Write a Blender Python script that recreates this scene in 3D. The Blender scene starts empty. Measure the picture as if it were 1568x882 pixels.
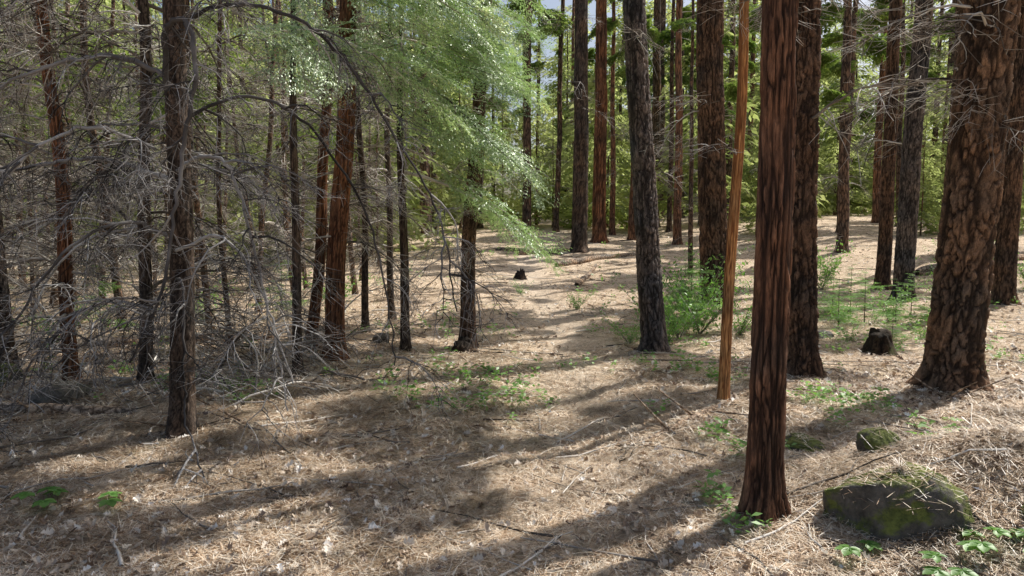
import bpy, math
import numpy as np
rng=np.random.default_rng(11)
SUN_EL=math.radians(50); SUN_AZ=math.atan2(0.8,0.6)
COT=1/math.tan(SUN_EL)
# chosen sun flecks: limbs and pines shading them are left out (x, y, radius)
GAPS=[(.7,4.0,.6),(1.2,4.7,.6),(1.9,5.5,.6),(3.3,5.3,.7),(4.9,6.6,.9),(5.2,8.2,.8),(-1.4,7.6,.8),(0.2,8.3,.6),(1.0,12.5,1.0),(-3.6,5.6,.6),(1.6,17,1.2),(6.5,9.8,1.0)]
def in_gap(x,y,z,pad):
    gx=x-.8*z*COT; gy=y-.6*z*COT
    return any((gx-a)**2+(gy-b)**2<(r+pad)**2 for a,b,r in GAPS)

# ---------------------------------------------------------------- noise / terrain
def _hash(ix,iy,seed):
    n=(ix.astype(np.int64)*374761393+iy.astype(np.int64)*668265263+seed*974711)&0xffffffff
    n=((n^(n>>13))*1274126177)&0xffffffff
    n=(n^(n>>16))&0xffffffff
    return n/4294967295.0
def vnoise(x,y,seed=0):
    x=np.asarray(x,float); y=np.asarray(y,float)
    ix=np.floor(x); iy=np.floor(y); fx=x-ix; fy=y-iy
    fx=fx*fx*(3-2*fx); fy=fy*fy*(3-2*fy)
    a=_hash(ix,iy,seed); b=_hash(ix+1,iy,seed); c=_hash(ix,iy+1,seed); d=_hash(ix+1,iy+1,seed)
    return (a*(1-fx)+b*fx)*(1-fy)+(c*(1-fx)+d*fx)*fy
def sst(a,b,x):
    t=np.clip((x-a)/(b-a),0,1); return t*t*(3-2*t)
def H(x,y):
    x=np.asarray(x,float); y=np.asarray(y,float)
    side=0.30+0.70*sst(-14,2,x)
    z=sst(12,45,y)*1.5*side+np.maximum(0,y-45)*0.02
    z=z+0.50*sst(5,14,x)*sst(9,22,y)
    z=z+0.46*np.exp(-((x-2.85)/1.0)**2-((y-3.9)/0.6)**2)
    z=z+(vnoise(x/3.1,y/3.1,1)-.5)*0.12+(vnoise(x/.9,y/.9,2)-.5)*0.05
    z=z+(vnoise(x/.23,y/.23,3)-.5)*0.028+(vnoise(x/.08,y/.08,4)-.5)*0.012
    z=z-.05*np.exp(-((x-pathx(y))/.45)**2)*sst(2,5,y)*(1-sst(24,30,y))
    return z
def pathx(y): return .05*y+.5*np.sin(y*.22)-.15
def h(x,y): return float(H(np.array([x]),np.array([y]))[0])

# ---------------------------------------------------------------- geometry helpers
class G:
    def __init__(s,V=None,F=None,M=None,A=None):
        s.V=np.zeros((0,3)) if V is None else V
        s.F=np.zeros((0,4),int) if F is None else F
        s.M=np.zeros(len(s.F),int) if M is None else (np.full(len(s.F),M) if np.isscalar(M) else M)
        s.A=np.ones(len(s.V)) if A is None else A
def join(L):
    L=[g for g in L if len(g.V)]
    off=np.cumsum([0]+[len(g.V) for g in L])
    return G(np.concatenate([g.V for g in L]),np.concatenate([g.F+o for g,o in zip(L,off)]),
             np.concatenate([g.M for g in L]),np.concatenate([g.A for g in L]))
def rotm(az,pitch,roll=0):
    ca,sa=math.cos(az),math.sin(az); cp,sp=math.cos(pitch),math.sin(pitch); cr,sr=math.cos(roll),math.sin(roll)
    Rz=np.array([[ca,-sa,0],[sa,ca,0],[0,0,1]]); Ry=np.array([[cp,0,-sp],[0,1,0],[sp,0,cp]]); Rx=np.array([[1,0,0],[0,cr,-sr],[0,sr,cr]])
    return Rz@Ry@Rx
def xf(g,sc=1,az=0,pitch=0,roll=0,loc=(0,0,0)):
    return G((g.V*sc)@rotm(az,pitch,roll).T+np.array(loc),g.F,g.M,g.A)
def tube(P,R,sides=4,mat=0,A=1.0):
    P=np.asarray(P,float); R=np.asarray(R,float); n=len(P)
    T=np.gradient(P,axis=0); T/=np.linalg.norm(T,axis=1)[:,None]+1e-9
    m=T.mean(0); ref=np.eye(3)[np.argmin(np.abs(m))]
    N1=np.cross(T,ref); N1/=np.linalg.norm(N1,axis=1)[:,None]+1e-9
    N2=np.cross(T,N1)
    a=np.arange(sides)*2*math.pi/sides
    V=P[:,None,:]+R[:,None,None]*(np.cos(a)[None,:,None]*N1[:,None,:]+np.sin(a)[None,:,None]*N2[:,None,:])
    i=np.arange(n-1)[:,None]*sides; j=np.arange(sides)[None,:]; j2=(j+1)%sides
    F=np.stack([i+j,i+j2,i+sides+j2,i+sides+j],-1).reshape(-1,4)
    return G(V.reshape(-1,3),F,mat,np.full(n*sides,A))
def catmull(P,n=8):
    P=np.asarray(P,float); Q=np.vstack([2*P[0]-P[1],P,2*P[-1]-P[-2]]); out=[]
    for k in range(len(P)-1):
        p0,p1,p2,p3=Q[k:k+4]
        for t in np.linspace(0,1,n,endpoint=False):
            out.append(.5*((2*p1)+(-p0+p2)*t+(2*p0-5*p1+4*p2-p3)*t*t+(-p0+3*p1-3*p2+p3)*t**3))
    out.append(P[-1]); return np.array(out)
def blades(P,D,L,W,mat=1):
    P=np.asarray(P);D=np.asarray(D);n=len(P)
    D=D/(np.linalg.norm(D,axis=1)[:,None]+1e-9)
    up=rng.normal(0,.45,(n,3))+np.array([0,0,1.0])
    S=np.cross(D,up); S/=np.linalg.norm(S,axis=1)[:,None]+1e-9
    L=np.asarray(L)[:,None]; W=np.asarray(W)[:,None]
    mid=P+D*L*.5
    V=np.stack([P,mid+S*W,P+D*L+np.array([0,0,-.12])*L,mid-S*W],1).reshape(-1,3)
    return G(V,np.arange(n*4).reshape(n,4),mat)
def make_mesh(name,g,mats,smooth=True):
    me=bpy.data.meshes.new(name)
    nv,nf=len(g.V),len(g.F)
    me.vertices.add(nv); me.vertices.foreach_set("co",g.V.astype(np.float32).ravel())
    me.loops.add(nf*4); me.loops.foreach_set("vertex_index",g.F.astype(np.int32).ravel())
    me.polygons.add(nf); me.polygons.foreach_set("loop_start",(np.arange(nf)*4).astype(np.int32))
    try: me.polygons.foreach_set("loop_total",np.full(nf,4,np.int32))
    except Exception: pass
    for m in mats: me.materials.append(m)
    me.polygons.foreach_set("material_index",g.M.astype(np.int32))
    me.polygons.foreach_set("use_smooth",np.full(nf,smooth))
    at=me.attributes.new("bark",'FLOAT','POINT'); at.data.foreach_set("value",g.A.astype(np.float32))
    me.update(calc_edges=True)
    return me
def add(name,me,loc=(0,0,0),rz=0,sc=1,parent=None,rx=0,ry=0):
    o=bpy.data.objects.new(name,me); bpy.context.scene.collection.objects.link(o)
    o.location=loc; o.rotation_euler=(rx,ry,rz); o.scale=(sc,sc,sc)
    if parent: o.parent=parent
    return o

# ---------------------------------------------------------------- materials
def newmat(n):
    m=bpy.data.materials.new(n); m.use_nodes=True; nt=m.node_tree; nt.nodes.clear(); return m,nt
def nd(nt,t,**k):
    n=nt.nodes.new(t)
    for a,b in k.items():
        if a in n.inputs.keys(): n.inputs[a].default_value=b
        else: setattr(n,a,b)
    return n
def ramp(nt,stops,interp='LINEAR'):
    r=nt.nodes.new('ShaderNodeValToRGB'); cr=r.color_ramp; cr.interpolation=interp
    while len(cr.elements)<len(stops): cr.elements.new(.5)
    for e,(p,c) in zip(cr.elements,stops): e.position=p; e.color=(*c,1)
    return r
def noise(nt,vec,scale,detail=5,rough=.55,dist=0):
    n=nd(nt,'ShaderNodeTexNoise'); n.inputs['Scale'].default_value=scale; n.inputs['Detail'].default_value=detail
    n.inputs['Roughness'].default_value=rough; n.inputs['Distortion'].default_value=dist
    if vec is not None: nt.links.new(vec,n.inputs['Vector'])
    return n
def mixc(nt,f,a,b,mode='MIX'):
    m=nt.nodes.new('ShaderNodeMix'); m.data_type='RGBA'; m.blend_type=mode
    for s,v in ((m.inputs[0],f),(m.inputs[6],a),(m.inputs[7],b)):
        if hasattr(v,'is_linked') or hasattr(v,'links'): nt.links.new(v,s)
        else: s.default_value=v if not isinstance(v,tuple) or len(v)==4 else (*v,1)
    return m.outputs[2]

def leaf_mat(name,cols,trans=.5,gloss=.06,rough=.45,big=1.2,tm=(1.6,1.55,.9,1)):
    m,nt=newmat(name); L=nt.links.new
    geo=nd(nt,'ShaderNodeNewGeometry'); oi=nd(nt,'ShaderNodeObjectInfo')
    nz=noise(nt,geo.outputs['Position'],big,2)
    add_=nd(nt,'ShaderNodeMath',operation='MULTIPLY_ADD'); L(geo.outputs['Random Per Island'],add_.inputs[0]); add_.inputs[1].default_value=.45; L(nz.outputs[0],add_.inputs[2])
    a2=nd(nt,'ShaderNodeMath',operation='MULTIPLY_ADD'); L(oi.outputs['Random'],a2.inputs[0]); a2.inputs[1].default_value=.3; L(add_.outputs[0],a2.inputs[2])
    a3=nd(nt,'ShaderNodeMath',operation='SUBTRACT'); L(a2.outputs[0],a3.inputs[0]); a3.inputs[1].default_value=.35
    n=len(cols); r=ramp(nt,[(i/(n-1),c) for i,c in enumerate(cols)]); L(a3.outputs[0],r.inputs[0])
    d=nd(nt,'ShaderNodeBsdfDiffuse'); L(r.outputs[0],d.inputs[0])
    t=nd(nt,'ShaderNodeBsdfTranslucent')
    yc=mixc(nt,1.0,r.outputs[0],tm,'MULTIPLY'); L(yc,t.inputs[0])
    mx=nd(nt,'ShaderNodeMixShader'); mx.inputs[0].default_value=trans; L(d.outputs[0],mx.inputs[1]); L(t.outputs[0],mx.inputs[2])
    out=mx.outputs[0]
    if gloss>0:
        g=nd(nt,'ShaderNodeBsdfGlossy'); g.inputs['Roughness'].default_value=rough; g.inputs[0].default_value=(.9,.95,.85,1)
        m2=nd(nt,'ShaderNodeMixShader'); m2.inputs[0].default_value=gloss; L(mx.outputs[0],m2.inputs[1]); L(g.outputs[0],m2.inputs[2]); out=m2.outputs[0]
    o=nd(nt,'ShaderNodeOutputMaterial'); L(out,o.inputs[0]); return m

def bark_mat(name,dark,mid,light,detailed=True,zs=.22,sc=14,moss=0.0,bump=.5):
    m,nt=newmat(name); L=nt.links.new
    tc=nd(nt,'ShaderNodeTexCoord'); mp=nd(nt,'ShaderNodeMapping'); mp.inputs['Scale'].default_value=(1,1,zs); L(tc.outputs['Object'],mp.inputs[0])
    n1=noise(nt,mp.outputs[0],sc*2.2,6,.65); n2=noise(nt,tc.outputs['Object'],1.6,4); n3=noise(nt,mp.outputs[0],sc*9,3,.7)
    if detailed:
        at=nd(nt,'ShaderNodeAttribute',attribute_name='bark'); plate=at.outputs['Fac']
    else:
        vo=nd(nt,'ShaderNodeTexVoronoi',feature='DISTANCE_TO_EDGE'); vo.inputs['Scale'].default_value=sc
        wv=nd(nt,'ShaderNodeVectorMath',operation='MULTIPLY_ADD'); L(n1.outputs[1],wv.inputs[0]); wv.inputs[1].default_value=(.06,.06,.06); L(mp.outputs[0],wv.inputs[2])
        L(wv.outputs[0],vo.inputs['Vector'])
        mr=nd(nt,'ShaderNodeMapRange'); mr.inputs[2].default_value=.22; L(vo.outputs[0],mr.inputs[0]); plate=mr.outputs[0]
    r=ramp(nt,[(.3,mid),(.72,light)]); L(n1.outputs[0],r.inputs[0])
    c=mixc(nt,plate,dark,r.outputs[0])
    rr=ramp(nt,[(.38,(.64,.66,.70)),(.64,(1.35,1.1,.90))]); L(n2.outputs[0],rr.inputs[0])
    c=mixc(nt,1.0,c,rr.outputs[0],'MULTIPLY')
    rf=ramp(nt,[(.3,(.45,.45,.45)),(.7,(1.5,1.5,1.5))]); L(n3.outputs[0],rf.inputs[0]); c=mixc(nt,1.0,c,rf.outputs[0],'MULTIPLY')
    if moss>0:
        nm=noise(nt,tc.outputs['Object'],3,5)
        rm=ramp(nt,[(.58,(0,0,0)),(.66,(moss,)*3)]); L(nm.outputs[0],rm.inputs[0]); c=mixc(nt,rm.outputs[0],c,(.10,.13,.03,1))
    b=nd(nt,'ShaderNodeBsdfPrincipled'); L(c,b.inputs['Base Color']); b.inputs['Roughness'].default_value=.85; b.inputs['Specular IOR Level'].default_value=.25
    hs=nd(nt,'ShaderNodeMath',operation='MULTIPLY_ADD'); L(n3.outputs[0],hs.inputs[0]); hs.inputs[1].default_value=.4; L(n1.outputs[0],hs.inputs[2])
    hh=nd(nt,'ShaderNodeMath',operation='ADD'); L(hs.outputs[0],hh.inputs[0])
    if detailed: hh.inputs[1].default_value=0
    else: L(plate,hh.inputs[1])
    bp=nd(nt,'ShaderNodeBump'); bp.inputs['Strength'].default_value=bump; bp.inputs['Distance'].default_value=.02; L(hh.outputs[0],bp.inputs['Height']); L(bp.outputs[0],b.inputs['Normal'])
    o=nd(nt,'ShaderNodeOutputMaterial'); L(b.outputs[0],o.inputs[0]); return m
def twig_mat(name,a,m_,b_):
    m,nt=newmat(name); L=nt.links.new; geo=nd(nt,'ShaderNodeNewGeometry'); n=noise(nt,geo.outputs['Position'],2.0,3)
    s=nd(nt,'ShaderNodeMath',operation='MULTIPLY_ADD'); L(geo.outputs['Random Per Island'],s.inputs[0]); s.inputs[1].default_value=.5; L(n.outputs[0],s.inputs[2])
    r=ramp(nt,[(.45,a),(.7,m_),(1.0,b_)]); L(s.outputs[0],r.inputs[0]); d=nd(nt,'ShaderNodeBsdfDiffuse'); L(r.outputs[0],d.inputs[0])
    o=nd(nt,'ShaderNodeOutputMaterial'); L(d.outputs[0],o.inputs[0]); return m

M_bark_cedar=bark_mat('bark_cedar',(.016,.010,.008),(.13,.070,.047),(.36,.21,.135),True,.12,16,bump=.9)
M_bark_plate=bark_mat('bark_plate',(.014,.010,.008),(.13,.088,.064),(.33,.225,.16),True,.35,18,bump=.8)
M_bark_orange=bark_mat('bark_orange',(.016,.011,.008),(.19,.125,.085),(.44,.31,.21),True,.35,18,bump=.8)
M_bark_grey=bark_mat('bark_grey',(.012,.011,.011),(.135,.122,.118),(.34,.315,.305),True,.35,16,bump=.8)
M_bark_dark=bark_mat('bark_dark',(.016,.012,.010),(.10,.080,.066),(.26,.21,.17),True,.3,20,bump=.7)
M_bark_red=bark_mat('bark_red',(.032,.015,.009),(.23,.105,.058),(.50,.275,.155),True,.1,16,bump=.7)
M_bark_far=bark_mat('bark_far',(.032,.024,.019),(.14,.098,.076),(.32,.235,.18),False,.25,11,bump=.7)
M_bark_far_red=bark_mat('bark_far_red',(.06,.034,.024),(.26,.14,.092),(.46,.28,.18),False,.15,12,bump=.7)
M_bark_thin=bark_mat('bark_thin',(.035,.026,.019),(.17,.115,.078),(.38,.27,.19),False,.3,26,bump=.6)
M_snag=bark_mat('snag_wood',(.16,.06,.02),(.58,.30,.11),(.80,.50,.24),True,.06,22,bump=.5)
M_dead=twig_mat('dead_twig',(.055,.045,.037),(.25,.215,.18),(.80,.75,.68))
M_deadgrey=twig_mat('dead_branch',(.04,.036,.033),(.13,.12,.115),(.50,.48,.46))
M_log=bark_mat('log_wood',(.08,.06,.045),(.32,.26,.20),(.66,.58,.48),False,1,12,bump=.5)
M_char=bark_mat('charred_wood',(.012,.010,.009),(.04,.032,.026),(.10,.075,.055),True,.4,14,bump=.8)
M_stump=bark_mat('old_stump_wood',(.008,.007,.005),(.045,.036,.025),(.13,.10,.065),True,.4,14,moss=.5,bump=.9)
M_leaf_fir=leaf_mat('fir_foliage',[(.05,.10,.03),(.13,.20,.06),(.29,.37,.14)],.54,0)
M_leaf_near=leaf_mat('fir_spray_foliage',[(.11,.21,.08),(.28,.42,.20),(.60,.68,.46)],.48,.16,tm=(1.5,1.5,.95,1))  # overexposed sunlight on the sprays is put into this paler green
M_leaf_far=leaf_mat('distant_foliage',[(.12,.16,.055),(.31,.36,.16),(.60,.64,.38)],.58,0,big=.35,tm=(1.5,1.5,1.1,1))  # haze and backlight put into the colour: paler, less saturated leaves
M_leaf_plant=leaf_mat('seedling_leaf',[(.08,.19,.04),(.16,.33,.08),(.28,.47,.17)],.45,.05)

# ---------------------------------------------------------------- branch assets
def dead_branch(seed,L=1.0,nsub=13,tw=3):
    r=np.random.default_rng(seed); s=np.linspace(0,1,8)
    arch=r.uniform(.05,.22); dr=r.uniform(.3,.7)
    P=np.stack([s*L*(1-.15*s),np.cumsum(r.normal(0,.02,8)),arch*s*1.5-dr*s**2.2+np.cumsum(r.normal(0,.01,8))],1); P[:,1]-=P[0,1];P[0]=0
    gs=[tube(P,.013*(1-s*.8),4,2)]
    for k in range(nsub):
        t=r.uniform(.12,.97); p=np.array([np.interp(t,s,P[:,i]) for i in range(3)])
        sd=1 if k%2 else -1; a=r.uniform(.5,1.2)*sd; l=(.15+.5*(1-t)*r.uniform(.5,1.2))
        d=np.array([math.cos(a),math.sin(a),r.uniform(-.5,.25)])
        u=np.linspace(0,1,5)[:,None]; Q=p+d*l*u+np.array([0,0,-.35])*l*u**2+np.cumsum(r.normal(0,.012,(5,3)),0)*(u>0)
        gs.append(tube(Q,.0058*(1-u[:,0]*.75),3,2))
        for j in range(tw):
            t2=r.uniform(.2,1); q=np.array([np.interp(t2,u[:,0],Q[:,i]) for i in range(3)])
            a2=a+r.choice([-1,1])*r.uniform(.4,1.0); l2=r.uniform(.08,.28)
            d2=np.array([math.cos(a2),math.sin(a2),r.uniform(-.9,.3)]); w=np.linspace(0,1,3)[:,None]
            gs.append(tube(q+d2*l2*w+r.normal(0,.008,(3,3))*w,.0033*(1-w[:,0]*.6),3,2))
    return join(gs)
DEAD=[dead_branch(100+i) for i in range(8)]
def bough(seed,nsec,nbl,blen,bw,L=1.0,droop=.35,stem=True,sdroop=.4):
    r=np.random.default_rng(seed); s=np.linspace(0,1,7)
    P=np.stack([s*L,np.cumsum(r.normal(0,.015,7)),.06*s-droop*s**2*L],1)
    Ps=[];Ds=[];Ls=[]
    for k in range(nsec):
        t=(k+.6)/nsec
        for sd in(-1,1):
            tt=min(1,t+r.uniform(-.02,.02)); p=np.array([np.interp(tt,s,P[:,i]) for i in range(3)])
            a=sd*r.uniform(.65,1.0); l=L*(.10+.42*math.sin(math.pi*min(1,(1-t)*.8+.12)))*r.uniform(.7,1.15)
            if r.random()<.08: continue
            d=np.array([math.cos(a),math.sin(a),r.uniform(-.25,.1)])
            for j in range(nbl):
                u=(j+.5)/nbl; q=p+d*l*u+np.array([0,0,-sdroop])*l*u*u
                for s2 in(-1,1):
                    b=a+s2*r.uniform(.5,.9); Ps.append(q); Ds.append([math.cos(b),math.sin(b),-.35*u+r.normal(0,.15)]); Ls.append(blen*r.uniform(.6,1.2)*(1.15-.5*u))
            Ps.append(p+d*l); Ds.append(d+np.array([0,0,-.5])); Ls.append(blen)
    Ls=np.array(Ls); g=[blades(Ps,Ds,Ls,bw*r.uniform(.7,1.2,len(Ls)))]
    if stem: g.append(tube(P,.008*(1-s*.8),3,2))
    return join(g)
B_HI=[bough(200+i,19,8,.055,.0085,droop=.22,sdroop=.12) for i in range(5)]
B_LO=[bough(300+i,8,2,.17,.026) for i in range(5)]
B_FAR=[bough(350+i,6,2,.26,.050) for i in range(4)]
B_SHADE=[bough(370+i,7,3,.24,.060) for i in range(4)]  # wide blades, shaped so high crowns cast near-solid shade patches
def limb(seed,B,n=6,L=2.0,lo=.6,hi=1.0,start=.3):
    r=np.random.default_rng(seed); s=np.linspace(0,1,7)
    P=np.stack([s*L,np.cumsum(r.normal(0,.03,7)),.25*s-.45*s*s],1)
    gs=[tube(P,.02*(1-s*.8),4,2)]
    for k in range(n):
        t=start+(1-start)*(k+.5)/n; p=[np.interp(t,s,P[:,i]) for i in range(3)]
        sd=(1 if k%2 else -1)
        gs.append(xf(B[r.integers(len(B))],r.uniform(lo,hi)*(1.2-.4*t),sd*r.uniform(.3,.8) if k<n-1 else 0,r.uniform(-.4,.1),r.normal(0,.3),p))
    return join(gs)
LIMB_LO=[limb(400+i,B_LO) for i in range(5)]
LIMB_HI=[limb(450+i,B_HI,7,1.6) for i in range(4)]
LIMB_PINE=[limb(480+i,B_SHADE,12,2.0,.6,1.0,.45) for i in range(5)]

# ---------------------------------------------------------------- trunks
def trunk_axis(z,lean,wob,seed):
    r=np.random.default_rng(seed); ph=r.uniform(0,6.28,4)
    x=lean[0]*z+wob*(np.sin(z*.9+ph[0])-math.sin(ph[0]))+wob*.5*(np.sin(z*2.3+ph[1])-math.sin(ph[1]))
    y=lean[1]*z+wob*(np.sin(z*.8+ph[2])-math.sin(ph[2]))
    return x,y
def bark_trunk(seed,r0,height,sides,zdet,dz,cu,cz,depth,lean=(0,0),wob=.02,flare=.5,rtop=None,fur=.30):
    z=np.concatenate([np.arange(-.1,zdet,dz),np.linspace(zdet,height,14)]) if height>zdet else np.arange(-.1,height,dz)
    rt=rtop if rtop is not None else r0*.25
    R=r0+(rt-r0)*np.clip(z/height,0,1); R=R*(1+flare*np.exp(-np.maximum(z,0)/.11))
    cx,cy=trunk_axis(z,lean,wob,seed)
    th=np.arange(sides)*2*math.pi/sides
    Z,TH=np.meshgrid(z,th,indexing='ij')
    nx=max(4,int(round(2*math.pi*r0/cu))); S=TH*r0
    u=TH/(2*math.pi)*nx; v=Z/cz
    wf=np.sin(TH/2)**.3
    u=u+wf*((vnoise(S/(cu*1.1),Z/(cz*.8),seed)-.5)*1.3+(vnoise(S/(cu*.4),Z/(cz*.3),seed+5)-.5)*.7+(vnoise(S/(cu*.15),Z/(cz*.1),seed+6)-.5)*.35)
    v=v+(vnoise(S/(cu*1.2),Z/(cz*.9),seed+3)-.5)*1.3+(vnoise(S/(cu*.35),Z/(cz*.35),seed+4)-.5)*.8
    iu=np.floor(u); iv=np.floor(v); F1=np.full(u.shape,9.);F2=F1.copy(); ID=np.zeros(u.shape)
    for a in(-1,0,1):
        for b in(-1,0,1):
            ju=iu+a; jv=iv+b; hu=np.mod(ju,nx)
            px=ju+.05+.9*_hash(hu,jv,seed+11); py=jv+.0+1.0*_hash(hu,jv,seed+12)
            d=np.sqrt((u-px)**2+(v-py)**2); idd=_hash(hu,jv,seed+13)
            new=d<F1; F2=np.where(new,F1,np.minimum(F2,d)); ID=np.where(new,idd,ID); F1=np.where(new,d,F1)
    pl=sst(0.0,fur,F2-F1)
    brk=sst(.25,.55,vnoise(S/(cu*1.3),Z/(cz*.9),seed+40)*.6+vnoise(S/(cu*.5),Z/(cz*.4),seed+41)*.4)
    pl=1-(1-pl)*(.4+.6*brk)
    f1=np.abs(vnoise(S/(cu*.9)+vnoise(S/cu,Z/(cz*.7),seed+52)*.8,Z/(cz*2.6),seed+50)*.7+vnoise(S/(cu*.35),Z/(cz*.9),seed+51)*.3-.5)*2
    fis=sst(.02,.28,f1); pl=pl*(.12+.88*fis)
    fine=vnoise(S/.010,Z/.045,seed+21)*.55+vnoise(S/.03,Z/.12,seed+22)*.45
    layer=np.floor(vnoise(S/(cu*.5),Z/(cz*.5),seed+30)*4)/4
    disp=depth*(pl*(.6+.25*ID+.35*layer)+.4*fine*(.4+.6*pl))-depth*.6
    buttress=1+.05*np.sin(TH*3+seed)+.02*np.sin(TH*5+seed*2)+.10*np.exp(-np.maximum(Z,0)/.2)*np.sin(TH*4+seed)
    RR=R[:,None]*buttress+disp*(Z<zdet+1)
    V=np.stack([cx[:,None]-RR*np.sin(TH),cy[:,None]+RR*np.cos(TH),Z],-1).reshape(-1,3)
    n=len(z); i=np.arange(n-1)[:,None]*sides; j=np.arange(sides)[None,:]; j2=(j+1)%sides
    F=np.stack([i+j,i+j2,i+sides+j2,i+sides+j],-1).reshape(-1,4)
    A=np.clip((.04+.96*pl)*(.5+.25*ID+.4*layer)*(.55+.9*fine),0,1).ravel()
    return G(V,F,0,A)
def simple_trunk(seed,r0,height,lean=(0,0),wob=.03,sides=10,n=26):
    z=np.concatenate([np.linspace(-.1,.4,5),np.linspace(.6,height,n)])
    R=r0+(r0*.2-r0)*np.clip(z/height,0,1); R=R*(1+.45*np.exp(-np.maximum(z,0)/.15))
    x,y=trunk_axis(z,lean,wob,seed)
    return tube(np.stack([x,y,z],1),R,sides,0)
def axis_at(zz,lean,wob,seed):
    x,y=trunk_axis(np.array([zz]),lean,wob,seed); return float(x[0]),float(y[0])
def crown(seed,z0,z1,rad,n,lean,wob,B,per=2.0,az=None,shape=.8,base=None):
    r=np.random.default_rng(seed+77); gs=[]
    for k in range(n):
        t=(k+r.random())/n; z=z0+(z1-z0)*t; x,y=axis_at(z,lean,wob,seed)
        sc=rad/per*((1-t)**shape*.9+.15)*r.uniform(.6,1.15)
        a=r.uniform(0,6.283) if az is None else r.uniform(*az)
        b=r.integers(len(B)); p_=r.uniform(-.35,.2); q_=r.normal(0,.2)
        if base is not None and in_gap(base[0]+x+math.cos(a)*1.4*sc,base[1]+y+math.sin(a)*1.4*sc,z,.75*sc): continue
        gs.append(xf(B[b],sc,a,p_,q_,(x,y,z)))
    return gs
def deads(seed,z0,z1,n,scale,lean,wob,az=None):
    r=np.random.default_rng(seed+int(z0*17)+3); gs=[]
    for k in range(n):
        z=r.uniform(z0,z1); x,y=axis_at(z,lean,wob,seed); a=r.uniform(0,6.283) if az is None else r.uniform(*az)
        gs.append(xf(DEAD[r.integers(len(DEAD))],scale*r.uniform(.4,1.15),a,r.uniform(-.3,.35),r.normal(0,.4),(x,y,z)))
    return gs

# ---------------------------------------------------------------- ground
def axis_coords(n,lim,k):
    t=np.linspace(-1,1,n); return np.sinh(t*k)/math.sinh(k)*lim
xs=axis_coords(520,260,5.6); ys=axis_coords(560,260,5.6)+5
X,Y=np.meshgrid(xs,ys,indexing='xy'); Z=H(X,Y)
ny,nx=X.shape; i=np.arange(ny-1)[:,None]*nx; j=np.arange(nx-1)[None,:]
F=np.stack([i+j,i+j+1,i+nx+j+1,i+nx+j],-1).reshape(-1,4)
pm=np.exp(-((X-pathx(Y))/.5)**2)*(Y>2)*(Y<40)
m,nt=newmat('forest_floor'); L=nt.links.new
tc=nd(nt,'ShaderNodeTexCoord'); P=tc.outputs['Object']
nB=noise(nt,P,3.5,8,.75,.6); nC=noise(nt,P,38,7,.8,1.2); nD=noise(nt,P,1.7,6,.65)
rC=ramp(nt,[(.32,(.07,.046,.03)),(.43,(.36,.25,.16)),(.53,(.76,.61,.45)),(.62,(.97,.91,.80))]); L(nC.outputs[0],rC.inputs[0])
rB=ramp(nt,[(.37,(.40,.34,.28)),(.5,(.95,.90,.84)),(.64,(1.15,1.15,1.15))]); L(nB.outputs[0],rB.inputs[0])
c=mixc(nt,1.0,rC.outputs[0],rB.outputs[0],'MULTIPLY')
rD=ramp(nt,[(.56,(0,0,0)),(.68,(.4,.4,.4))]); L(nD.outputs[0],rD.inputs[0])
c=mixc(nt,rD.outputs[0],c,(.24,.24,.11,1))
at=nd(nt,'ShaderNodeAttribute',attribute_name='bark'); ml=nd(nt,'ShaderNodeMath',operation='MULTIPLY'); L(at.outputs['Fac'],ml.inputs[0]); ml.inputs[1].default_value=.4
c=mixc(nt,ml.outputs[0],c,(.76,.65,.52,1))
b=nd(nt,'ShaderNodeBsdfPrincipled'); L(c,b.inputs['Base Color']); b.inputs['Roughness'].default_value=.9; b.inputs['Specular IOR Level'].default_value=.2
bp=nd(nt,'ShaderNodeBump'); bp.inputs['Strength'].default_value=.75; bp.inputs['Distance'].default_value=.03; L(nC.outputs[0],bp.inputs['Height']); L(bp.outputs[0],b.inputs['Normal'])
o=nd(nt,'ShaderNodeOutputMaterial'); L(b.outputs[0],o.inputs[0])
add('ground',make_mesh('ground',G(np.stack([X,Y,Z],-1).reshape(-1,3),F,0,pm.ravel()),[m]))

# litter
def litter_mat(name,stops,trans=.15,lo=.6):
    m,nt=newmat(name); L=nt.links.new; geo=nd(nt,'ShaderNodeNewGeometry')
    r=ramp(nt,stops); L(geo.outputs['Random Per Island'],r.inputs[0])
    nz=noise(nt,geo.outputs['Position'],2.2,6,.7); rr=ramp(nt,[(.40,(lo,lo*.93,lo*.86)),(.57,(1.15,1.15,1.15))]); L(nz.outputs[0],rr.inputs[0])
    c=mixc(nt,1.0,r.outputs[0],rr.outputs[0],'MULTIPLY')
    b=nd(nt,'ShaderNodeBsdfPrincipled'); L(c,b.inputs['Base Color']); b.inputs['Roughness'].default_value=.42; b.inputs['Specular IOR Level'].default_value=.7
    t=nd(nt,'ShaderNodeBsdfTranslucent'); L(c,t.inputs[0]); mx=nd(nt,'ShaderNodeMixShader'); mx.inputs[0].default_value=trans
    L(b.outputs[0],mx.inputs[1]); L(t.outputs[0],mx.inputs[2]); o=nd(nt,'ShaderNodeOutputMaterial'); L(mx.outputs[0],o.inputs[0]); return m
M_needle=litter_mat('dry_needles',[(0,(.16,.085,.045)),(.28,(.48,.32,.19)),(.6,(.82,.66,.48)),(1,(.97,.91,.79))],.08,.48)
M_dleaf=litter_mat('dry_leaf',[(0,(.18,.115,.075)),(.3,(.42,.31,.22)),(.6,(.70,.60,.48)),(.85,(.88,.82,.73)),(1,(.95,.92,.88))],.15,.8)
def wedge(n,y0,y1,k=.85,pad=1.5):
    y=y0*np.exp(rng.random(n)*math.log(y1/y0)); x=rng.uniform(-1,1,n)*(k*y+pad); return x,y
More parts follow.
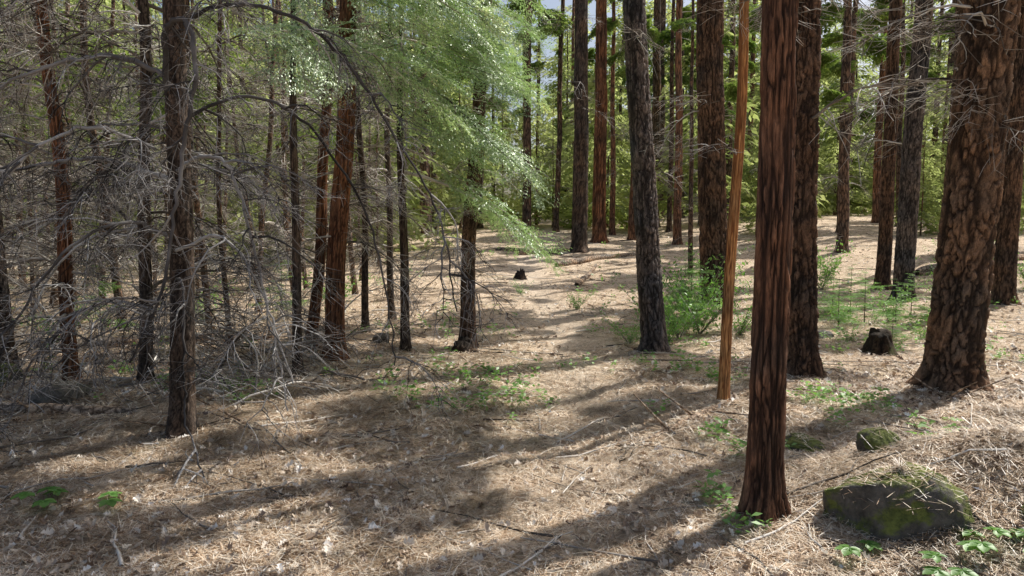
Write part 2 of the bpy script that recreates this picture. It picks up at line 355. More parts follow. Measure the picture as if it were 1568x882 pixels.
def needles(n,y0,y1,wd,ln):
    x,y=wedge(n,y0,y1); keep=vnoise(x/.5,y/.5,55)*.7+vnoise(x/.15,y/.15,56)*.3+.5*rng.random(n)>.5; x=x[keep];y=y[keep];n=len(x)
    z=H(x,y)+rng.uniform(.001,.020,n)
    a=rng.uniform(0,6.283,n)+vnoise(x*2,y*2,9)*3; l=ln*rng.uniform(.5,1.2,n); w=wd*rng.uniform(.7,1.3,n)
    D=np.stack([np.cos(a),np.sin(a),rng.normal(0,.18,n)],1)*l[:,None]/2; S=np.stack([-np.sin(a),np.cos(a),np.zeros(n)],1)*w[:,None]/2
    C=np.stack([x,y,z],1); bend=np.array([0,0,1.])*(l*.06)[:,None]
    V=np.stack([C-D-S,C-D+S,C+bend+S,C+bend-S,C+D+S,C+D-S],1).reshape(-1,3)
    b0=np.arange(n)[:,None]*6; F=np.concatenate([b0+np.array([[0,1,2,3]]),b0+np.array([[3,2,4,5]])],0)
    return G(V,F,0)
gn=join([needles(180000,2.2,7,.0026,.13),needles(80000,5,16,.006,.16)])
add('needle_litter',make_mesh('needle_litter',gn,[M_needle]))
lx=np.array([0,.12,.25,.36,.5,.62,.76,.88,1.0]); lw=np.array([.02,.06,.24,.13,.34,.18,.33,.17,.03])
def leaf_asset(seed):
    r=np.random.default_rng(seed); c=r.uniform(-.9,1.1); f=r.uniform(.3,1.1)
    mid=np.stack([lx-.5,np.zeros(9),c*(lx-.5)**2],1); k=r.uniform(.5,1)
    Lf=mid+np.stack([np.zeros(9),lw*k,lw*f+r.normal(0,.05,9)],1); Rt=mid+np.stack([np.zeros(9),-lw*.85,lw*f*.7+r.normal(0,.05,9)],1)
    V=np.concatenate([mid,Lf,Rt]); k=np.arange(8)
    F=np.concatenate([np.stack([k,k+1,k+10,k+9],1),np.stack([k+18,k+19,k+1,k],1)]); return V,F
def leaves(n,y0,y1,size):
    x,y=wedge(n,y0,y1); keep=vnoise(x/.7,y/.7,31)+.5*rng.random(n)-.25*np.exp(-((x-pathx(y))/.5)**2)>.56; x=x[keep];y=y[keep]; n=len(x)
    out=[]; ids=rng.integers(0,8,n)
    for a in range(8):
        V,F=leaf_asset(a); s=ids==a; k=s.sum(); sz=size*rng.uniform(.4,1.25,k); az=rng.uniform(0,6.283,k); tp=rng.normal(0,.35,k); tr=rng.normal(0,.4,k)
        flip=np.where(rng.random(k)<.5,1,-1)
        vx=V[None,:,0]*sz[:,None]; vy=V[None,:,1]*sz[:,None]; vz=V[None,:,2]*sz[:,None]*flip[:,None]+tp[:,None]*vx+tr[:,None]*vy
        wx=x[s][:,None]+vx*np.cos(az)[:,None]-vy*np.sin(az)[:,None]; wy=y[s][:,None]+vx*np.sin(az)[:,None]+vy*np.cos(az)[:,None]
        wz=H(x[s],y[s])[:,None]+.010+vz+rng.uniform(0,.01,k)[:,None]
        VV=np.stack([wx,wy,wz],-1).reshape(-1,3); FF=(F[None]+np.arange(k)[:,None,None]*len(V)).reshape(-1,4); out.append(G(VV,FF,0))
    return join(out)
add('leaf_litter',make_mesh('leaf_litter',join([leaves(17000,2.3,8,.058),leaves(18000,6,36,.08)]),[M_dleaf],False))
gs=[]
x,y=wedge(900,2.4,30)
for k in range(len(x)):
    a=rng.uniform(0,3.14); l=rng.uniform(.12,.7)*(1+y[k]*.03); t=np.linspace(-.5,.5,5); px=x[k]+np.cos(a)*l*t+rng.normal(0,.012,5); py=y[k]+np.sin(a)*l*t+rng.normal(0,.012,5)
    rr=rng.uniform(.003,.009)*(1+y[k]*.03); gs.append(tube(np.stack([px,py,H(px,py)+rr+.012],1),np.linspace(rr,rr*.4,5),4,0))
add('fallen_twigs',make_mesh('fallen_twigs',join(gs),[M_dead]))
def plant_asset(seed,n=9,hh=.10,ll=.042,w=.012):
    r=np.random.default_rng(seed); a=r.uniform(0,6.283,n); z=r.uniform(.2,1,n)*hh
    P=np.stack([np.cos(a)*.01,np.sin(a)*.01,z],1); D=np.stack([np.cos(a),np.sin(a),r.uniform(-.1,.6,n)],1)
    return join([blades(P,D,ll*r.uniform(.7,1.3,n),np.full(n,w),0)])
PL=[plant_asset(i) for i in range(6)]
gs=[]
x,y=wedge(9000,3.2,28); nn=vnoise(x/1.3,y/1.3,71)*.5+vnoise(x/.4,y/.4,72)*.5
boost=.12*np.exp(-((x+.8)/2.5)**2-((y-7)/2.5)**2)+.17*np.exp(-((x-1.0)/1.8)**2-((y-9.3)/2.6)**2)+.18*np.exp(-((x-5)/3)**2-((y-9.5)/3.0)**2)-.05*(y<5.5)
for k in np.where(nn+boost-.2*np.exp(-((x-pathx(y))/.4)**2)>.69)[0]:
    gs.append(xf(PL[rng.integers(6)],rng.uniform(.5,1.25)*(1+.035*y[k]),rng.uniform(0,6.28),0,0,(x[k],y[k],h(x[k],y[k])-.005)))
add('seedlings',make_mesh('seedlings',join(gs),[M_leaf_plant]))
def leafy(seed,n=5,hh=.12,ll=.075):
    r=np.random.default_rng(seed); gs=[]
    for s in range(n):
        a=r.uniform(0,6.283); e=np.array([math.cos(a)*.09,math.sin(a)*.09,hh*r.uniform(.5,1.1)]); t=np.linspace(0,1,4)[:,None]
        gs.append(tube(e*t,np.full(4,.0018),3,0))
        for q in range(5):
            b=a+(q-2)*1.05; ln=ll*(1.1-.12*abs(q-2)); tt=np.array([0,.25,.6,.85,1]); ww=np.array([.01,.24,.34,.2,.01])
            mid=e+np.stack([np.cos(b)*tt*ln,np.sin(b)*tt*ln,-.2*tt**2*ln],1); sd=np.array([-math.sin(b),math.cos(b),0])
            V=np.concatenate([mid,mid+sd*ww[:,None]*ln+[0,0,.006],mid-sd*ww[:,None]*ln+[0,0,.006]]); k=np.arange(4)
            F=np.concatenate([np.stack([k,k+1,k+6,k+5],1),np.stack([k+10,k+11,k+1,k],1)]); gs.append(G(V,F,0))
    return make_mesh('leafy_plant',join(gs),[M_leaf_plant])
LP=[leafy(i,2+i) for i in range(3)]
for k,(px,py) in enumerate([(1.66,3.32),(1.98,3.05),(2.22,3.25),(2.45,3.2),(2.6,3.2),(-2.62,3.85),(-2.25,3.8)]):
    add('leafy_plant',LP[k%3],(px,py,h(px,py)),k*1.3,.9)
def shrub(seed,hh=1.0,n=16):
    r=np.random.default_rng(seed); gs=[];P=[];D=[]
    for k in range(n):
        a=r.uniform(0,6.283); l=hh*r.uniform(.4,1); u=np.linspace(0,1,6)[:,None]; d=np.array([math.cos(a)*r.uniform(.2,.8),math.sin(a)*r.uniform(.2,.8),1])
        Q=d*l*u+np.array([math.cos(a),math.sin(a),-.3])*.25*l*u**2; gs.append(tube(Q,.006*(1-u[:,0]*.7)*hh,3,2))
        for j in range(30):
            t=r.uniform(.2,1); q=np.array([np.interp(t,u[:,0],Q[:,i]) for i in range(3)])+r.normal(0,.05,3)*hh; P.append(q); D.append(r.normal(0,1,3)+[0,0,-.1])
    n=len(P); gs.append(blades(P,D,.065*r.uniform(.6,1.3,n),.017*r.uniform(.7,1.2,n)))
    return make_mesh('shrub',join(gs),[M_bark_thin,M_leaf_plant,M_dead])
SH=[shrub(800+i) for i in range(3)]
for k,(x,y,s) in enumerate([(2.05,9.4,.7),(2.35,9.9,.9),(2.75,10.3,1.0),(2.2,10.6,1.1),(2.9,11.2,1.2),(3.3,12.4,1.2),(1.75,9.3,.4),(6.2,11.6,.7),(5.2,11.2,.6),(1.2,13,.5),(9.4,15,.9),(7.0,16,.9),(5.0,18,1.2),(-4.8,11,.8),(-5.8,9,.7),(-3.3,13,1.),(11,15,1.),(4.6,9.6,.35),(-2.6,6.4,.3),(.2,15,.4),(4.9,9.0,.3),(5.7,9.8,.4),(6.4,10.3,.45),(3.6,9.2,.35),(8,18,1.2),(12,18,1.2),(1.6,9.6,.5),(10.5,17,1),(3.3,10.2,.7),(7.6,12.4,.7)]):
    add('shrub',SH[k%3],(x,y,h(x,y)-.02),k*1.7,s)

# ---------------------------------------------------------------- rocks
def rock_mat(name,moss,thr=.58):
    m,nt=newmat(name); L=nt.links.new; tc=nd(nt,'ShaderNodeTexCoord'); geo=nd(nt,'ShaderNodeNewGeometry'); n=noise(nt,tc.outputs['Object'],14,8,.75); n2=noise(nt,tc.outputs['Object'],5.2,6,.7)
    r=ramp(nt,[(.3,(.04,.037,.03)),(.7,(.22,.20,.17))]); L(n.outputs[0],r.inputs[0])
    sx=nd(nt,'ShaderNodeSeparateXYZ'); L(geo.outputs['Normal'],sx.inputs[0])
    ad=nd(nt,'ShaderNodeMath',operation='MULTIPLY_ADD'); L(sx.outputs[2],ad.inputs[0]); ad.inputs[1].default_value=.25; L(n2.outputs[0],ad.inputs[2])
    rm=ramp(nt,[(thr,(0,0,0)),(thr+.1,(moss,)*3)]); L(ad.outputs[0],rm.inputs[0])
    rg=ramp(nt,[(.35,(.05,.07,.012)),(.7,(.30,.34,.06))]); L(n.outputs[0],rg.inputs[0])
    c=mixc(nt,rm.outputs[0],r.outputs[0],rg.outputs[0]); b=nd(nt,'ShaderNodeBsdfPrincipled'); L(c,b.inputs['Base Color']); b.inputs['Roughness'].default_value=.9
    bp=nd(nt,'ShaderNodeBump'); bp.inputs['Strength'].default_value=1; bp.inputs['Distance'].default_value=.03; L(n.outputs[0],bp.inputs['Height']); L(bp.outputs[0],b.inputs['Normal'])
    o=nd(nt,'ShaderNodeOutputMaterial'); L(b.outputs[0],o.inputs[0]); return m
M_moss=rock_mat('mossy_stone',.9,.56); M_stone=rock_mat('stone',.15,.7)
def rock(name,loc,sz,seed,mat,needles_on=0):
    nu,nv=80,50; th=np.arange(nu)*2*math.pi/nu; ph=np.linspace(.01,math.pi-.01,nv); PH,TH=np.meshgrid(ph,th,indexing='ij')
    d=np.stack([np.sin(PH)*np.cos(TH),np.sin(PH)*np.sin(TH),np.cos(PH)],-1)
    r=np.random.default_rng(seed); rad=np.ones(PH.shape)
    for k in range(12):
        n=r.normal(size=3); n/=np.linalg.norm(n); c=r.uniform(.68,.93); dd=d@n; rad=np.minimum(rad,np.where(dd>.05,c/np.maximum(dd,.05),9))
    rad+=.10*(vnoise(d[...,0]*4+d[...,2]*3,d[...,1]*4-d[...,2]*3,seed)-.5)+.06*(vnoise(d[...,0]*12+d[...,2]*9,d[...,1]*12,seed+1)-.5)+.03*(vnoise(d[...,0]*30+d[...,2]*20,d[...,1]*30,seed+1)-.5)
    V=(d*rad[...,None]*np.array(sz)).reshape(-1,3); i=np.arange(nv-1)[:,None]*nu; j=np.arange(nu)[None,:]; j2=(j+1)%nu
    F=np.stack([i+nu+j,i+nu+j2,i+j2,i+j],-1).reshape(-1,4)
    g=[G(V,F,0)]
    if needles_on:
        up=V[(V[:,2]>sz[2]*.35)]
        for k in range(needles_on):
            p=up[r.integers(len(up))]+r.normal(0,.012,3)*[1,1,.3]; a=r.uniform(0,6.28); dd=np.array([math.cos(a),math.sin(a),r.normal(0,.2)])*.055; s=np.array([-math.sin(a),math.cos(a),0])*.0015
            g.append(G(np.array([p-dd-s,p-dd+s,p+dd+s,p+dd-s])+[0,0,.006],np.array([[0,1,2,3]]),1))
    return add(name,make_mesh(name,join(g),[mat,M_needle]),loc,seed)
rock('mossy_rock',(2.0,3.58,h(2.0,3.58)-.04),(.36,.26,.29),3,M_moss,350)
rock('mossy_rock',(2.28,4.3,h(2.28,4.3)+.0),(.17,.14,.14),5,M_moss,50)
rock('mossy_rock',(2.05,4.9,h(2.05,4.9)-.0),(.2,.14,.09),8,M_moss,50)
rock('mossy_rock',(2.75,3.35,h(2.75,3.35)-.05),(.24,.18,.2),9,M_moss,160)
rock('boulder',(-1.72,9.3,h(-1.72,9.3)+.03),(.13,.12,.1),12,M_stone)
rock('boulder',(-4.0,6.2,h(-4.0,6.2)+.03),(.3,.2,.14),14,M_stone)
rock('boulder',(-5.1,7.0,h(-5.1,7.0)+.03),(.35,.25,.16),15,M_moss)
rock('boulder',(4.4,10,h(4.4,10)),(.2,.15,.1),16,M_stone)

# ---------------------------------------------------------------- named foreground trees
def named(name,x,y,r0,mat,seed,lean=(0,0),height=20,cu=.06,cz=.13,depth=.012,wob=.015,sides=None,zdet=4.6,dz=.016,cr=(9,20,1.9,20),low=None,dead=None,dscale=1.2,extra=None,leafm=None,fur=.3,dm=None):
    sides=sides or int(min(180,max(36,2*math.pi*r0/.0085)))
    g=[bark_trunk(seed,r0,height,sides,zdet,dz,cu,cz,depth,lean,wob,fur=fur)]
    if cr: g+=crown(seed,cr[0],cr[1],cr[2],cr[3],lean,wob,LIMB_PINE if height>17 else LIMB_LO,base=(x,y))
    if low: g+=crown(seed+5,low[0],low[1],low[2],low[3],lean,wob,LIMB_PINE,shape=.2,base=(x,y))  # limbs added above the view to cast crisp dappled shade
    for d in (dead or []): g+=deads(seed,d[0],d[1],d[2],dscale,lean,wob,d[3] if len(d)>3 else None)
    if extra: g+=extra
    return add(name,make_mesh(name,join(g),[mat,leafm or M_leaf_fir,dm or M_dead]),(x,y,h(x,y)))
def cbranch(P,r0,r1,ntw,seed,tws=.5,n=8,mat=2):
    r=np.random.default_rng(seed); C=catmull(P,n); C[1:]+=r.normal(0,.006,C[1:].shape); g=[tube(C,np.linspace(r0,r1,len(C)),6,mat)]
    for k in range(ntw):
        i=r.integers(2,len(C)-1); T=C[i]-C[i-1]; az=math.atan2(T[1],T[0])+r.choice([-1,1])*r.uniform(.3,1.1)
        g.append(xf(DEAD[r.integers(8)],tws*r.uniform(.4,1.2),az,r.uniform(-1.0,.1),r.normal(0,.6),C[i]))
    return join(g)

named('cedar_tree',1.39,3.79,.092,M_bark_cedar,21,(-.008,.0),18,cu=.042,cz=.45,depth=.014,wob=.008,dz=.010,zdet=3.4,cr=(9,18,1.6,7),low=(5,8,1.5,3),sides=150,dead=[(2.3,3.4,3)],dscale=.7,fur=.38)
named('pine_tree',2.98,7.2,.15,M_bark_plate,22,(-.02,0),21,cu=.06,cz=.14,depth=.026,fur=.38,dead=[(2.5,6,5)],cr=(10,21,1.9,12),low=(6,10,1.7,6))
named('pine_tree',4.16,6.6,.225,M_bark_orange,23,(.035,0),24,cu=.085,cz=.18,depth=.030,fur=.34,dead=[(2.4,4.2,9,(2.6,4.4)),(2.2,5,8)],dscale=1.1,cr=(11,24,2.1,13),low=(6,11,2.0,8))
named('pine_tree',1.82,8.95,.15,M_bark_grey,24,(-.07,0),21,cu=.055,cz=.13,depth=.022,fur=.36,dead=[(2,7,10)],dscale=.9,cr=(10,21,1.7,10),low=(6,10,1.5,4))
named('pine_tree',3.97,13.9,.27,M_bark_plate,25,(-.04,0),26,cu=.08,cz=.2,depth=.03,zdet=7,dz=.03,dead=[(3,8,14)],cr=(10,26,2.1,15),low=(7,10,2.,5))
named('fir_tree',-.60,9.4,.10,M_bark_plate,26,(.06,0),15,cu=.035,cz=.12,depth=.008,wob=.03,cr=(5,15,1.6,18),dead=[(1.0,5,26)],dscale=.9)
named('cedar_tree',-2.08,8.25,.11,M_bark_red,27,(.055,0),16,cu=.03,cz=.35,depth=.01,wob=.03,cr=(5,16,1.6,14),dead=[(.8,5,36)],dscale=1.0)
named('fir_tree',-2.52,8.8,.07,M_bark_red,28,(.05,0),13,cu=.035,cz=.2,depth=.007,wob=.05,cr=(5,13,1.3,10),dead=[(.6,5,34)])
named('cedar_tree',-4.4,7.0,.065,M_bark_red,29,(-.02,.02),10,cu=.03,cz=.3,depth=.012,wob=.05,cr=(4.5,10,1.2,8),dead=[(.6,4,28)])
named('fir_tree',-5.2,7.2,.10,M_bark_dark,30,(-.02,0),14,cu=.04,cz=.1,depth=.01,wob=.03,cr=(4.6,14,1.4,12),dead=[(.5,4.5,30)])
named('fir_tree',-3.62,6.9,.06,M_bark_dark,31,(.02,0),12,cu=.04,cz=.1,depth=.007,wob=.04,cr=(5,12,1.3,10),dead=[(.4,4.5,46)],dscale=1.35)
named('fir_tree',-2.1,10.1,.05,M_bark_dark,32,(.01,0),11,cu=.03,cz=.1,depth=.005,wob=.04,cr=(4.5,11,1.3,10),dead=[(.5,5,26)])
named('fir_tree',-2.0,11.8,.055,M_bark_dark,33,(.0,0),11,cu=.03,cz=.1,depth=.005,wob=.04,cr=(4.0,11,1.3,12),dead=[(.5,5,22)])
named('pine_tree',8.35,16,.15,M_bark_plate,34,(0,0),22,zdet=7,dz=.035,dead=[(2,8,10)],cr=(7,22,1.9,14))
named('pine_tree',7.75,14,.18,M_bark_grey,35,(.02,0),22,cu=.06,cz=.14,depth=.018,zdet=6.4,dz=.03,dead=[(2,8,12)],cr=(7,22,1.9,15))
named('pine_tree',9.05,13,.18,M_bark_plate,36,(.01,0),22,depth=.018,zdet=6,dz=.03,dead=[(2,6,8)],cr=(6.5,22,1.9,15))
named('pine_tree',2.35,25,.28,M_bark_dark,37,(0,0),27,cu=.09,cz=.2,depth=.02,zdet=10,dz=.06,sides=60,dead=[(4,12,8)],cr=(13,27,2.2,10))
named('cedar_tree',3.55,29,.28,M_bark_red,38,(0,0),28,cu=.1,cz=.6,depth=.02,zdet=11,dz=.08,sides=60,dead=[(5,12,5)],cr=(14,28,2.2,10))

tx,ty=-2.42,5.1; tb=h(tx,ty)
def LP_(pts): return [(a-tx,b-ty,c-tb) for a,b,c in pts]
ex=[]
arcs=[([(-2.38,5.1,2.95),(-2.0,5.05,3.08),(-1.55,5.0,3.02),(-1.15,4.95,2.72),(-.78,4.9,2.15),(-.5,4.85,1.65),(-.38,4.8,1.0)],.016,.005,18),
([(-2.38,5.05,2.6),(-2.7,4.95,2.72),(-3.05,4.9,2.66),(-3.4,4.85,2.5),(-3.9,4.8,2.1),(-4.2,4.75,1.7)],.018,.006,18),
([(-2.4,5.0,1.9),(-2.75,4.9,2.02),(-3.1,4.85,2.0),(-3.5,4.8,1.85),(-3.95,4.7,1.4)],.018,.006,18),
([(-2.38,5.0,2.5),(-2.3,4.85,2.85),(-2.12,4.75,2.9),(-2.02,4.65,2.6),(-2.08,4.6,2.15),(-2.15,4.55,1.65),(-2.25,4.5,1.1),(-2.45,4.5,.7)],.021,.007,16),
([(-2.36,5.05,1.95),(-2.1,4.9,2.05),(-1.9,4.85,1.95),(-1.75,4.8,1.5),(-1.65,4.8,1.0),(-1.5,4.8,.5)],.016,.005,16),
([(-2.36,5.1,2.3),(-1.9,5.2,2.5),(-1.5,5.3,2.3),(-1.1,5.35,1.7),(-.95,5.4,1.0),(-.9,5.4,.5)],.014,.005,14),
([(-2.42,5.0,1.5),(-2.6,4.8,1.6),(-2.9,4.6,1.4),(-3.2,4.5,.9),(-3.4,4.4,.3)],.015,.005,18),
([(-2.36,5.0,1.2),(-2.25,4.85,1.15),(-2.2,4.7,.6),(-2.1,4.5,.3),(-1.88,4.2,.06)],.010,.005,5),
([(-2.36,5.0,1.4),(-2.0,4.9,1.5),(-1.75,4.85,1.2),(-1.6,4.8,.7),(-1.55,4.8,.3)],.012,.005,12),
([(-2.45,5.05,3.2),(-2.9,4.95,3.35),(-3.4,4.9,3.2),(-3.9,4.8,2.8)],.015,.006,14),
([(-2.45,5.0,.95),(-2.8,4.8,1.05),(-3.1,4.6,.75),(-3.3,4.5,.2)],.013,.005,16),
([(-2.45,4.95,2.1),(-2.7,4.6,2.2),(-3.0,4.3,1.9),(-3.25,4.1,1.2),(-3.35,4.0,.5)],.014,.005,16)]
for k,(p,a,b_,n_) in enumerate(arcs): ex.append(cbranch(LP_(p),a,b_,n_,900+k,.65))
named('fir_tree',tx,ty,.085,M_bark_dark,41,(.02,0),12,cu=.03,cz=.08,depth=.008,wob=.012,dz=.012,zdet=3.8,cr=(5.2,12,1.5,8),dead=[(.5,3.6,22)],dscale=.9,extra=ex,dm=M_deadgrey)

sg=[bark_trunk(51,.048,7,44,5,.02,.02,.9,.004,(.02,0),.02,flare=.25,rtop=.03)]
sg+=deads(51,1.5,6,6,.5,(.02,0),.02)
add('dead_snag',make_mesh('dead_snag',join(sg),[M_snag,M_leaf_fir,M_dead]),(1.86,6.15,h(1.86,6.15)))

def spray_tree(name,x,y,r0,seed,hgt,list_,lean=(0,0)):
    g=[bark_trunk(seed,r0,hgt,40,5,.03,.04,.12,.006,lean,.02)]; r=np.random.default_rng(seed)
    for (z,az,pitch,sc,roll) in list_:
        ax,ay=axis_at(z,lean,.02,seed); g.append(xf(LIMB_HI[r.integers(4)],sc,az,pitch,roll,(ax,ay,z)))
    return add(name,make_mesh(name,join(g),[M_bark_dark,M_leaf_near,M_dead]),(x,y,h(x,y)))
r=np.random.default_rng(5); lst=[]
for k in range(22):
    lst.append((r.uniform(2.0,4.9),r.uniform(-1.9,.5),r.uniform(-.55,-.05),r.uniform(.55,1.15),r.normal(0,.3)))
spray_tree('fir_tree',-1.35,8.9,.06,61,6,lst)
lst=[(r.uniform(3.5,5.2),r.uniform(-1.3,.6),r.uniform(-.6,-.1),r.uniform(.6,1.1),r.normal(0,.3)) for k in range(12)]
spray_tree('fir_tree',-2.2,7.2,.05,62,6,lst)

# ---------------------------------------------------------------- instanced variants
def variant(kind,seed):
    r=np.random.default_rng(seed)
    if kind=='thin':
        hg=r.uniform(8,12); ln=(r.normal(0,.03),r.normal(0,.03)); w=.05
        g=[simple_trunk(seed,r.uniform(.035,.075),hg,ln,w,8)]+deads(seed,.4,5.5,28,1.1,ln,w)+crown(seed,3.2,hg,1.3,9,ln,w,LIMB_LO)
        return make_mesh('fir_thicket',join(g),[M_bark_thin,M_leaf_fir,M_dead])
    if kind=='pine':
        hg=r.uniform(20,27); ln=(r.normal(0,.015),0); w=.03
        g=[simple_trunk(seed,r.uniform(.12,.25),hg,ln,w,16)]+deads(seed,2,10,12,1.2,ln,w)+crown(seed,7,hg,2.1,13,ln,w,LIMB_PINE)
        return make_mesh('pine',join(g),[M_bark_far_red if seed%2 else M_bark_far,M_leaf_fir,M_dead])
    if kind=='young':
        hg=r.uniform(5,10); ln=(0,0); w=.02
        g=[simple_trunk(seed,.06,hg,ln,w,8)]+crown(seed,.5,hg,1.7,55,ln,w,B_FAR,1.0)
        return make_mesh('young_fir',join(g),[M_bark_thin,M_leaf_far,M_dead])
    if kind=='far':
        hg=r.uniform(17,25); ln=(0,0); w=.03
        g=[simple_trunk(seed,.2,hg,ln,w,8,12)]+crown(seed,1.0,hg,3.3,82,ln,w,B_FAR,1.0,shape=.5)
        return make_mesh('far_tree',join(g),[M_bark_far,M_leaf_far,M_dead])
V={k:[variant(k,1000+i+ord(k[0])*10) for i in range(n)] for k,n in(('thin',5),('pine',5),('young',5),('far',4))}
placed=[(1.41,3.79),(2.96,7.2),(4.14,6.6),(1.82,8.95),(3.97,13.9),(-.6,9.4),(-2.08,8.25),(8.35,16),(7.75,14),(9.05,13),(2.35,25),(3.55,29)]
def ok(x,y,d): 
    return all((x-a)**2+(y-b)**2>d*d for a,b in placed)
def clear(x,y):
    if y<30 and -.10*y-.3<x<.19*y+.3: return False
    if y<13 and -.2*y<x<.95*y+1.0: return False
    if y<7.5 and -.95*y-1.5<x<1.2*y+2: return False
    return True
def shades(x,y,z0=7,z1=24):
    return any(in_gap(x,y,z,.75) for z in np.arange(z0,z1,.8))
def scatter(kind,name,n,xr,yr,d,cond=None,parent=None,sc=(.85,1.15)):
    c=0;t=0
    while c<n and t<n*60:
        t+=1; x=rng.uniform(*xr); y=rng.uniform(*yr)
        if not clear(x,y) or (cond and not cond(x,y)) or not ok(x,y,d): continue
        placed.append((x,y)); c+=1
        add(name,V[kind][rng.integers(len(V[kind]))],(x,y,h(x,y)-.03),rng.uniform(0,6.28),rng.uniform(*sc),parent)
scatter('thin','fir_tree',54,(-16,-1.2),(7.8,22),.85,lambda x,y:x<-.16*y-.5)
scatter('young','young_fir',24,(-24,-3),(15,32),1.5,lambda x,y:x<-.12*y-.5)
for (x,y,v,s) in [(.65,32,0,1.1),(2.1,34,2,1.),(4.5,32,1,.8),(5.1,30,3,.9),(6.5,28,1,1.),(7.4,17.5,2,.6),(10.2,22,0,.9),(12.3,20,4,.9),(6.0,21,3,.7),(4.9,19.5,2,.5)]:
    placed.append((x,y)); add('pine_tree',V['pine'][v],(x,y,h(x,y)-.03),x*3,s)
scatter('pine','pine_tree',66,(-14,42),(17,56),1.8,lambda x,y:x>-.3*y and not (y<26 and shades(x,y)))
scatter('pine','pine_tree',14,(8,24),(-6,13),2.4,lambda x,y:not shades(x,y))  # unseen pines added right of the view to shade the foreground
scatter('young','young_fir',34,(-6,42),(33,50),1.8,None,None,(.7,1.7))
scatter('young','young_fir',8,(9,24),(22,31),1.7,None,None,(.35,.6))
df=bpy.data.objects.new('distant_forest',None); bpy.context.scene.collection.objects.link(df)
scatter('far','conifer',130,(-66,66),(46,80),2.8,None,df,(.7,1.25))
scatter('far','conifer',22,(-45,-10),(28,46),2.6,lambda x,y:x<-.3*y-2,df,(.6,.9))

# saplings
SAP=[]
for s in range(3):
    r=np.random.default_rng(700+s); g=[simple_trunk(700+s,.012,1.3,(0,0),.01,5,10)]
    for k in range(30):
        t=r.random(); g.append(xf(B_HI[r.integers(5)],(.15+.5*(1-t))*r.uniform(.6,1.1),r.uniform(0,6.28),r.uniform(.0,.35),0,(0,0,.12+1.15*t)))
    SAP.append(make_mesh('fir_sapling',join(g),[M_bark_thin,M_leaf_plant,M_dead]))
for k,(x,y,s) in enumerate([(2.6,10.6,.8),(3.1,12.2,.9),(2.9,11.6,.9),(5.0,10.8,.6),(5.6,11.2,.7),(6.2,11.4,.6),(6.6,11.0,.5),(5.9,12.3,.7),(4.9,12.6,.8),(5.3,9.8,.4),(6.9,12.2,.6),(5.4,11.9,.6),(7.5,19,1.2),(-5.6,9.6,.8),(-3.9,12,.9)]):
    add('fir_sapling',SAP[k%3],(x,y,h(x,y)-.02),k*2.1,s)

def stump(x,y,r0,hh,seed,mat,jag=.05):
    g=bark_trunk(seed,r0,hh,60,hh+1,.02,.07,.12,.022,(0,0),0,flare=.35,rtop=r0*.72)
    n=60; top=g.V[-n:]; top[:,2]+=jag*np.sin(np.arange(n)*2*math.pi/n+2)+jag*1.6*(vnoise(np.arange(n)*.35,np.zeros(n),seed)-.3); g.V[-n:]=top
    c=top.mean(0)-[0,0,.01]; base=len(g.V); mid=c+(top-c)*.6; mid[:,2]+=.035*vnoise(np.arange(n)*.5,np.zeros(n),seed+2); inner=c+(top-c)*.02+[0,0,.02]
    g.V=np.vstack([g.V,mid,inner]); g.A=np.append(g.A,np.full(2*n,.5))
    j=np.arange(n); j2=(j+1)%n
    F=np.concatenate([np.stack([base-n+j,base-n+j2,base+j2,base+j],1),np.stack([base+j,base+j2,base+n+j2,base+n+j],1)]); g.F=np.vstack([g.F,F]); g.M=np.zeros(len(g.F),int)
    add('tree_stump',make_mesh('tree_stump',g,[mat]),(x,y,h(x,y)))
stump(4.5,8.6,.15,.24,81,M_stump); stump(-.63,9.15,.13,.12,82,M_char)
def log(name,p0,p1,r0,r1,mat,seed,stubs=0,lift=0.6):
    r=np.random.default_rng(seed); t=np.linspace(0,1,22); x=p0[0]+(p1[0]-p0[0])*t+np.cumsum(r.normal(0,.01,22)); y=p0[1]+(p1[1]-p0[1])*t
    R=(r0+(r1-r0)*t)*(1+r.normal(0,.05,22)); R[0]*=.55;R[-1]*=.4; z=H(x,y)+np.abs(R)*lift
    z=np.convolve(np.pad(z,3,'edge'),np.ones(7)/7,'valid')
    g=[tube(np.stack([x,y,z],1),R,12,0)]
    for k in range(stubs):
        i=r.integers(3,20); a=r.uniform(0,6.28); u=np.linspace(0,1,4)[:,None]; d=np.array([math.cos(a),math.sin(a),r.uniform(.1,.9)])
        g.append(tube(np.array([x[i],y[i],z[i]])+d*u*r.uniform(.15,.5),.012*(1-u[:,0]*.7),4,0))
    add(name,make_mesh(name,join(g),[mat]))
log('fallen_log',(1.3,21),(4.2,24),.12,.06,M_log,91,6)
log('fallen_log',(.2,24.5),(2.6,25.5),.10,.05,M_log,92,5)
log('fallen_log',(1.5,16.5),(2.5,21.5),.08,.03,M_log,93,5)
log('fallen_log',(-.6,26),(1.8,24.2),.08,.05,M_log,94,4)
log('fallen_branch',(.75,4.95),(1.75,5.95),.016,.026,M_log,95,4)
log('fallen_branch',(3.3,6.0),(5.2,6.6),.02,.012,M_log,96,3)
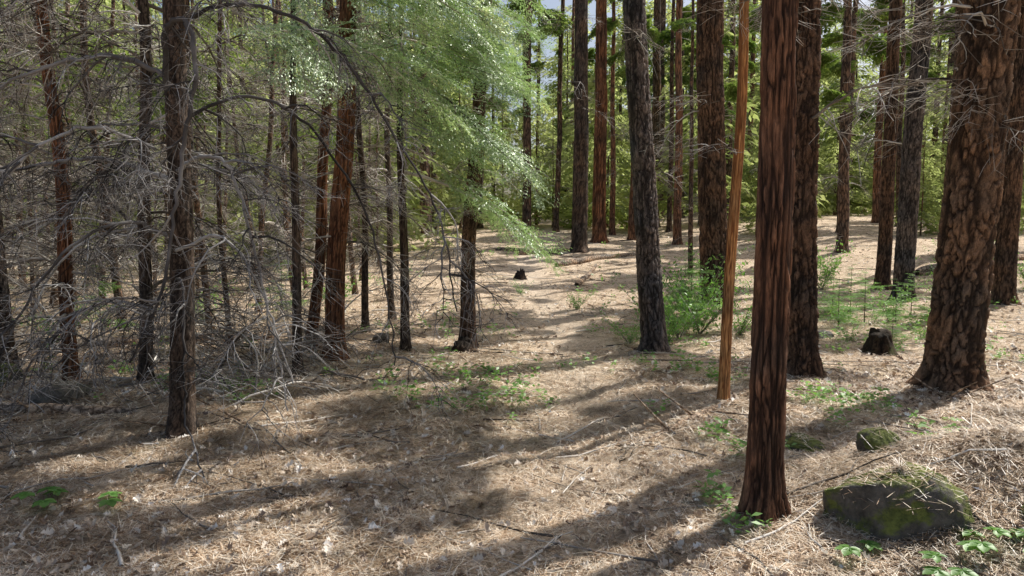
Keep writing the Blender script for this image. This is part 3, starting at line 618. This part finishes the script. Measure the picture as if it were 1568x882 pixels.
log('fallen_log',(-4.6,5.9),(-3.0,5.7),.05,.04,M_log,97,5)
log('fallen_log',(-5.6,8.6),(-3.2,9.6),.08,.05,M_log,98,6)
log('fallen_branch',(-2.7,5.0),(-1.9,5.5),.02,.012,M_log,99,2)
log('fallen_log',(10,17.5),(14,19),.14,.09,M_log,100,2)
stump(.2,18.2,.13,.15,83,M_char,.07)
g=[]
for k in range(115):
    x=rng.uniform(-6.5,-1.9); y=rng.uniform(5.6,11); g.append(xf(DEAD[rng.integers(8)],rng.uniform(.5,1.3),rng.uniform(0,6.28),rng.uniform(-.1,.8),rng.uniform(-1,1),(x,y,h(x,y)+.02)))
add('brush_pile',make_mesh('brush_pile',join(g),[M_dead,M_dead,M_dead]))

# ---------------------------------------------------------------- light, world, camera
w=bpy.data.worlds.new("World"); bpy.context.scene.world=w; w.use_nodes=True; nt=w.node_tree
bg=nt.nodes['Background']; sky=nt.nodes.new('ShaderNodeTexSky'); sky.sky_type='NISHITA'; sky.sun_disc=False; sky.sun_elevation=SUN_EL; sky.sun_rotation=SUN_AZ
sky.dust_density=4.0
nt.links.new(sky.outputs[0],bg.inputs[0]); bg.inputs[1].default_value=.13
s=bpy.data.lights.new('sun','SUN'); s.energy=5; s.angle=math.radians(.45); s.color=(1,.97,.91)
so=bpy.data.objects.new('sun',s); bpy.context.scene.collection.objects.link(so)
from mathutils import Vector
d=Vector((math.sin(SUN_AZ)*math.cos(SUN_EL),math.cos(SUN_AZ)*math.cos(SUN_EL),math.sin(SUN_EL)))
so.rotation_euler=d.to_track_quat('Z','Y').to_euler(); so.location=(0,0,40)
cam=bpy.data.cameras.new('camera'); co=bpy.data.objects.new('camera',cam); bpy.context.scene.collection.objects.link(co)
co.location=(0,0,h(0,0)+1.6); co.rotation_euler=(math.radians(90-5.3),0,0); cam.lens=25; cam.sensor_width=36; cam.clip_end=600; cam.clip_start=.05
bpy.context.scene.camera=co
vs=bpy.context.scene.view_settings; vs.view_transform='Standard'; vs.look='None'; vs.exposure=0; vs.gamma=1
